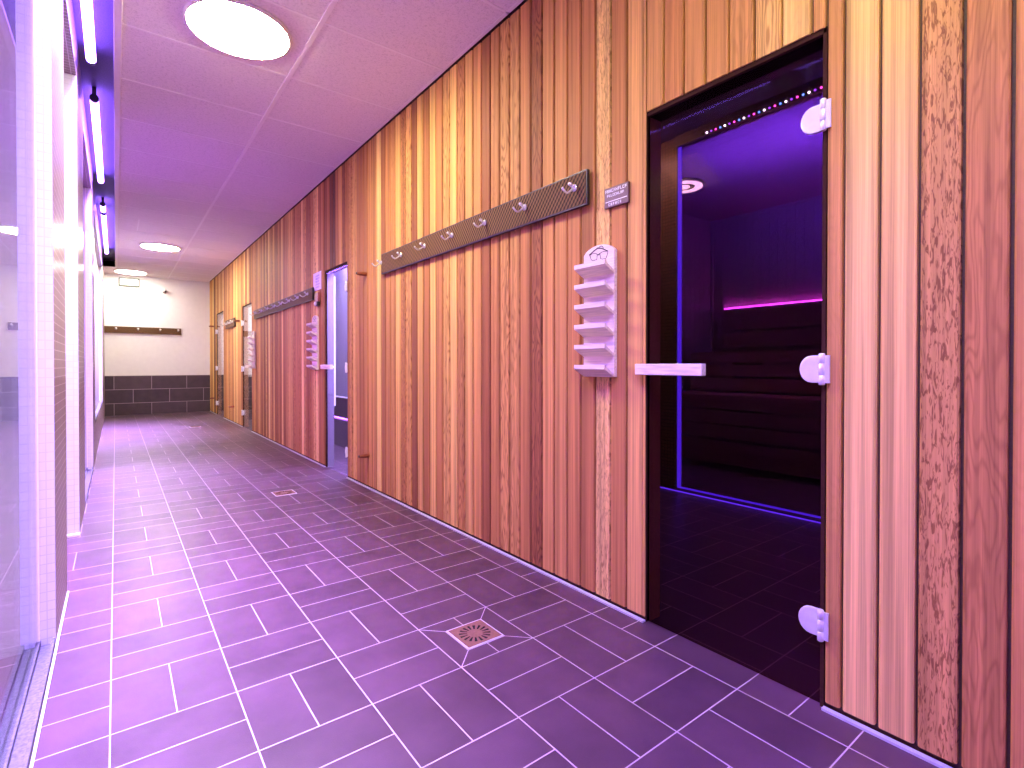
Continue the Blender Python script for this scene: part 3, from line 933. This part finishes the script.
def coat_rack(y0, y1, z0, z1, ys, label, thick=0.030, s=1.0, gap=0.012):
    o = thing('coat_rack', (W, (y0 + y1) / 2, (z0 + z1) / 2), label, 'coat rack', 'coat racks with chrome hooks')
    yc, zc = (y0 + y1) / 2, (z0 + z1) / 2
    t = 0.006
    MB().box((-thick, y0 - yc + t, z0 - zc + t), (-gap, y1 - yc - t, z1 - zc - t)).build('board', M['weave'], o)
    e = MB()
    e.box((-thick + 0.002, y0 - yc, z0 - zc), (-gap, y0 - yc + t, z1 - zc)); e.box((-thick + 0.002, y1 - yc - t, z0 - zc), (-gap, y1 - yc, z1 - zc))
    e.box((-thick + 0.002, y0 - yc + t, z0 - zc), (-gap, y1 - yc - t, z0 - zc + t)); e.box((-thick + 0.002, y0 - yc + t, z1 - zc - t), (-gap, y1 - yc - t, z1 - zc))
    for yy in (y0 - yc + 0.12, y1 - yc - 0.12):
        e.box((-gap, yy - 0.02, -0.02), (0.0015, yy + 0.02, 0.02))
    e.build('board_edge', M['board_edge'], o)
    for yy in ys:
        make_hook(o, yy - yc, -thick, 0.012, s)
    return o
coat_rack(1.575, 3.735, 1.690, 1.840, [1.648 + 0.3475 * i for i in range(7)], 'long brown woven coat rack with seven chrome hooks beside the nearest glasses rack')
coat_rack(5.47, 8.30, 1.672, 1.800, [5.62 + 0.36 * i for i in range(8)], 'long brown coat rack between the second and third glass doors', s=1.15)
coat_rack(9.86, 10.77, 1.665, 1.815, [10.02, 10.315, 10.61], 'short brown coat rack between the two farthest glass doors', s=1.2)
er = thing('coat_rack', (0.455, YE, 1.712), 'dark coat rack with four pale knobs on the white end wall', 'coat rack', 'coat racks with chrome hooks')
MB().box((-0.65, -0.026, -0.066), (0.65, -0.001, 0.066)).build('board', M['weave'], er, bevel=0.003)
for xx in (0.008, 0.363, 0.734, 1.049):
    hk = MB()
    hk.lathe([(0.018, -0.026), (0.018, -0.032), (0.010, -0.036)], (xx - 0.455, 0, 0.014), 'y', 16)
    hk.tube([(xx - 0.455, -0.034, 0.010), (xx - 0.455, -0.062, 0.004), (xx - 0.455, -0.082, 0.022)], 0.008, 10)
    ho = hk.build('hook', M['chrome'], er)
    MB().lathe([(0.006, -0.014), (0.018, -0.008), (0.019, 0.002), (0.010, 0.014)], (xx - 0.455, -0.086, 0.030), 'z', 14).build('hook_knob', M['ink_white'], ho)

# ================================================================== GLASSES RACKS
def rack_board_pts(w, zb, zt, ztip, n=14):
    pts = [(-w / 2, zb), (w / 2, zb)]
    for i in range(n + 1):
        u = 1 - 2 * i / n
        pts.append((u * w / 2, zt + (ztip - zt) * math.sqrt(max(0, 1 - (0.93 * u) ** 2)) - (ztip - zt) * math.sqrt(1 - 0.93 ** 2)))
    return pts
def glasses_rack(y0, y1, label, drawing=True):
    yc = (y0 + y1) / 2
    o = thing('glasses_rack', (W, yc, 0.95), label, 'glasses rack', 'pale wooden glasses racks beside the doors')
    w = y1 - y0
    MB().prism(rack_board_pts(w, 0.0, 0.520, 0.572), 'x', -0.020, -0.0015).build('back_board', M['pale'], o, bevel=0.002)
    for zf in (1.419, 1.3345, 1.250, 1.1655, 1.081, 0.9965):
        zf -= 0.95
        m_ = MB()
        # tilted ledge, higher at the front, with a small front lip
        pts = [(-0.0195, zf - 0.046), (-0.0195, zf - 0.034), (-0.066, zf - 0.006), (-0.066, zf + 0.004), (-0.077, zf + 0.004), (-0.077, zf - 0.014)]
        m_.prism(pts, 'y', -w / 2, w / 2)
        m_.build('ledge', M['pale'], o)
    if drawing:
        d = MB()
        S = [[(1.565, 1.470), (1.556, 1.449), (1.547, 1.444), (1.524, 1.445), (1.522, 1.466), (1.529, 1.472), (1.551, 1.474), (1.565, 1.470)],
             [(1.507, 1.467), (1.502, 1.445), (1.491, 1.442), (1.472, 1.443), (1.463, 1.463), (1.462, 1.470), (1.487, 1.473), (1.500, 1.471), (1.507, 1.467)]]
        B = [[(1.522, 1.466), (1.516, 1.463), (1.507, 1.467)], [(1.568, 1.471), (1.538, 1.486), (1.520, 1.492), (1.502, 1.489)],
             [(1.462, 1.470), (1.487, 1.483), (1.509, 1.491), (1.524, 1.494)], [(1.516, 1.492), (1.507, 1.497), (1.499, 1.498), (1.489, 1.492), (1.488, 1.484)]]
        for ln, r in [(q, 0.0012) for q in S] + [(q, 0.0022) for q in B[:3]] + [(B[3], 0.0014)]:
            d.tube([(-0.0203, a - 1.515, b - 0.952) for a, b in ln], r, 6)
        d.build('glasses_drawing', M['black'], o)
    return o
g1 = glasses_rack(1.428, 1.602, 'pale glasses rack with six ledges, beside the dark tinted sauna door')
g1.location.z = 0.952
for y_, lab in ((5.43, 'pale glasses rack with six ledges, beside the lavender steam room door'), (8.41, 'pale glasses rack beside the third glass door with the white room')):
    c = copy_tree(g1)
    c.location = (W, y_, 0.955)
    c['label'] = lab

# ================================================================== DOOR STOP PEGS
def peg(y, z, label):
    o = thing('wall_peg', (W, y, z), label, 'peg', 'red-brown wooden wall pegs')
    MB().lathe([(0.017, -0.001), (0.017, -0.004), (0.016, -0.060), (0.014, -0.074), (0.011, -0.080)], (0, 0, 0), 'x', 16).build('peg', M['peg'], o)
    MB().lathe([(0.011, -0.080), (0.010, -0.085), (0.006, -0.087)], (0, 0, 0), 'x', 12).build('rubber_tip', M['dark_plastic'], o)
    return o
for y, z, lab in ((4.10, 1.745, 'upper wooden peg right of the steam room door'), (4.06, 0.268, 'lower wooden peg right of the steam room door'),
                  (9.56, 1.735, 'upper wooden peg beside the short coat rack'), (10.10, 0.285, 'lower wooden peg left of the third glass door'),
                  (12.42, 1.815, 'upper wooden peg nearest the white end wall'), (12.42, 0.315, 'lower wooden peg nearest the white end wall')):
    peg(y, z, lab)

# ================================================================== SIGNS
def glyph_row(m_, y0, y1, z, h, seed, thick=0.0009, x=-0.0131, mi=0, gap=0.25):
    """a row of small printed strokes that reads as a line of tiny lettering"""
    r_ = random.Random(seed)
    y = y1
    while y > y0 + h * 0.3:
        wdt = h * r_.uniform(0.45, 0.8)
        kind = r_.randrange(4)
        a, b = y, max(y0, y - wdt)
        s = h * 0.2
        m_.box((x - thick, a - s, z), (x, a, z + h), mi)
        if kind in (0, 1):
            m_.box((x - thick, b, z + h * 0.8), (x, a - s, z + h), mi)
        if kind in (1, 2):
            m_.box((x - thick, b, z), (x, a - s, z + h * 0.2), mi)
        if kind in (0, 3):
            m_.box((x - thick, b, z + h * 0.4), (x, a - s, z + h * 0.6), mi)
        if kind == 3:
            m_.box((x - thick, b, z), (x, b + s, z + h), mi)
        y -= wdt + h * gap
sg = thing('door_sign', (W, 1.425, 1.690), 'small brown sign with white lettering above the nearest glasses rack', 'sign')
MB().box((-0.013, -0.063, -0.041), (-0.0015, 0.063, 0.041)).build('plate', M['sign_brown'], sg, bevel=0.0015)
m_ = MB()
glyph_row(m_, -0.058, 0.057, 0.020, 0.013, 1)
glyph_row(m_, -0.044, 0.048, 0.002, 0.011, 2)
m_.box((-0.0140, -0.057, -0.0185), (-0.0131, 0.057, -0.0150))
glyph_row(m_, -0.026, 0.040, -0.0345, 0.011, 3, gap=0.5)
m_.build('lettering', M['ink_white'], sg)

pn = thing('paper_notice', (W, 5.39, 1.852), 'white printed paper notice at the end of the second coat rack', 'notice')
MB().box((-0.0045, -0.125, -0.09), (-0.0015, 0.125, 0.09)).build('sheet', M['paper'], pn)
m_ = MB()
for k_ in range(5):
    glyph_row(m_, -0.08, 0.05, 0.045 - 0.028 * k_, 0.017, 20 + k_, x=-0.0046, gap=0.6)
m_.build('print', M['ink_violet'], pn)
rb = thing('control_box', (W, 5.345, 1.665), 'small dark control box with a pale knob under the white notice', 'control')
MB().box((-0.028, -0.055, -0.025), (-0.0015, 0.055, 0.062)).build('housing', M['red_plastic'], rb, bevel=0.004)
MB().box((-0.030, -0.045, -0.068), (-0.0015, 0.045, -0.026)).build('lower_housing', M['dark_plastic'], rb, bevel=0.004)
MB().lathe([(0.020, -0.029), (0.020, -0.042), (0.012, -0.048)], (0, 0.0, -0.046), 'x', 16).build('knob', M['ink_white'], rb)

M['exit_lit'] = emit('lit_exit_panel', (0.86, 1.0, 0.84), 0.5)
M['exit_green'] = plain('pale_green_print', (0.12, 0.42, 0.16), 0.5)
M['exit_case'] = plain('grey_green_housing', (0.10, 0.12, 0.085), 0.5)
ex = thing('exit_sign', (0.224, YE, 2.672), 'small lit exit sign with a grey-green rim on the end wall', 'exit sign')
MB().box((-0.168, -0.045, -0.082), (0.168, -0.001, 0.082)).build('housing', M['exit_case'], ex, bevel=0.006)
MB().box((-0.148, -0.049, -0.062), (0.148, -0.0445, 0.062)).build('lit_panel', M['exit_lit'], ex)
m_ = MB()
# running figure and door mark, pale green on white
m_.lathe([(0.010, -0.051), (0.010, -0.049)], (-0.095, 0, 0.030), 'y', 12)
m_.tube([(-0.098, -0.0495, 0.018), (-0.104, -0.0495, -0.010)], 0.007, 6); m_.tube([(-0.104, -0.0495, -0.010), (-0.088, -0.0495, -0.022), (-0.092, -0.0495, -0.042)], 0.005, 6)
m_.tube([(-0.104, -0.0495, -0.010), (-0.116, -0.0495, -0.026), (-0.130, -0.0495, -0.030)], 0.005, 6); m_.tube([(-0.098, -0.0495, 0.014), (-0.082, -0.0495, 0.002)], 0.004, 6); m_.tube([(-0.099, -0.0495, 0.014), (-0.118, -0.0495, 0.006)], 0.004, 6)
m_.build('pictogram', M['exit_green'], ex)

sd = thing('wall_sensor', (0.80, YE, 2.555), 'small pale motion sensor near the top of the end wall', 'sensor')
MB().lathe([(0.050, -0.001), (0.050, -0.02), (0.040, -0.03)], (0, 0, 0), 'y', 20).build('mount', M['lamp_rim'], sd)
MB().tube([(0.0, -0.028, 0.0), (0.010, -0.055, -0.010), (0.028, -0.085, -0.022)], [0.030, 0.036, 0.024], 14).build('sensor_head', M['lamp_rim'], sd)
MB().tube([(0.028, -0.085, -0.022), (0.033, -0.093, -0.026)], [0.020, 0.012], 12).build('lens', M['dark_plastic'], sd)

# ================================================================== FLOOR DRAINS
def drain_mesh(s):
    m_ = MB()
    nslot = 16
    h = s / 2
    # plate as a fan of sectors so that the radial slots are true gaps
    def ring_pt(r, a):
        return (r * math.cos(a), r * math.sin(a))
    def edge_pt(a):
        c, q = math.cos(a), math.sin(a)
        k = h / max(abs(c), abs(q))
        return (k * c, k * q)
    r0, r1, r2 = 0.012, s * 0.20, s * 0.405
    top = 0.003
    def quad(pts):
        n = len(m_.v)
        for z in (0.0008, top):
            for p in pts:
                m_.v.append((p[0], p[1], z))
        k = len(pts)
        m_.face([n + i for i in range(k)][::-1]); m_.face([n + k + i for i in range(k)])
        for i in range(k):
            j = (i + 1) % k
            m_.face([n + i, n + j, n + k + j, n + k + i])
    sub = nslot * 4
    for i in range(sub):
        a, b = 2 * math.pi * i / sub, 2 * math.pi * (i + 1) / sub
        quad([(0, 0), ring_pt(r1, a), ring_pt(r1, b)])
        corner = [edge_pt(a), edge_pt(b)]
        for cq in (45, 135, 225, 315):
            if a < R(cq) - 1e-6 and b > R(cq) + 1e-6:
                corner.insert(1, edge_pt(R(cq)))
        quad([ring_pt(r2, a)] + corner + [ring_pt(r2, b)])
        if i % 4 in (0, 1):
            quad([ring_pt(r1, a), ring_pt(r2, a), ring_pt(r2, b), ring_pt(r1, b)])
    return m_
def drain(x, y, label, s=0.146):
    o = thing('floor_drain', (x, y, 0.0), label, 'drain', 'square floor drains in the corridor')
    MB().box((-s / 2 + 0.002, -s / 2 + 0.002, 0.0002), (s / 2 - 0.002, s / 2 - 0.002, 0.0009)).build('pit', M['pit'], o)
    drain_mesh(s).build('grate', M['brass'], o)
    f = MB()
    e = s / 2
    for a, b in (((-e - 0.004, -e - 0.004), (e + 0.004, -e)), ((-e - 0.004, e), (e + 0.004, e + 0.004)), ((-e - 0.004, -e), (-e, e)), ((e, -e), (e + 0.004, e))):
        f.box((a[0], a[1], 0.0002), (b[0], b[1], 0.0032))
    f.build('rim', M['strip'], o)
    return o
d1 = drain(FX + 0.5 * CELL, FY + 1.5 * CELL, 'square bronze floor drain in front of the dark sauna door')
for x, y, lab in ((FX + 0.45 * CELL, 4.31, 'square floor drain in front of the steam room door'), (1.02, 9.84, 'farthest floor drain near the third glass door')):
    c = copy_tree(d1)
    c.location = (x, y, 0)
    c['label'] = lab
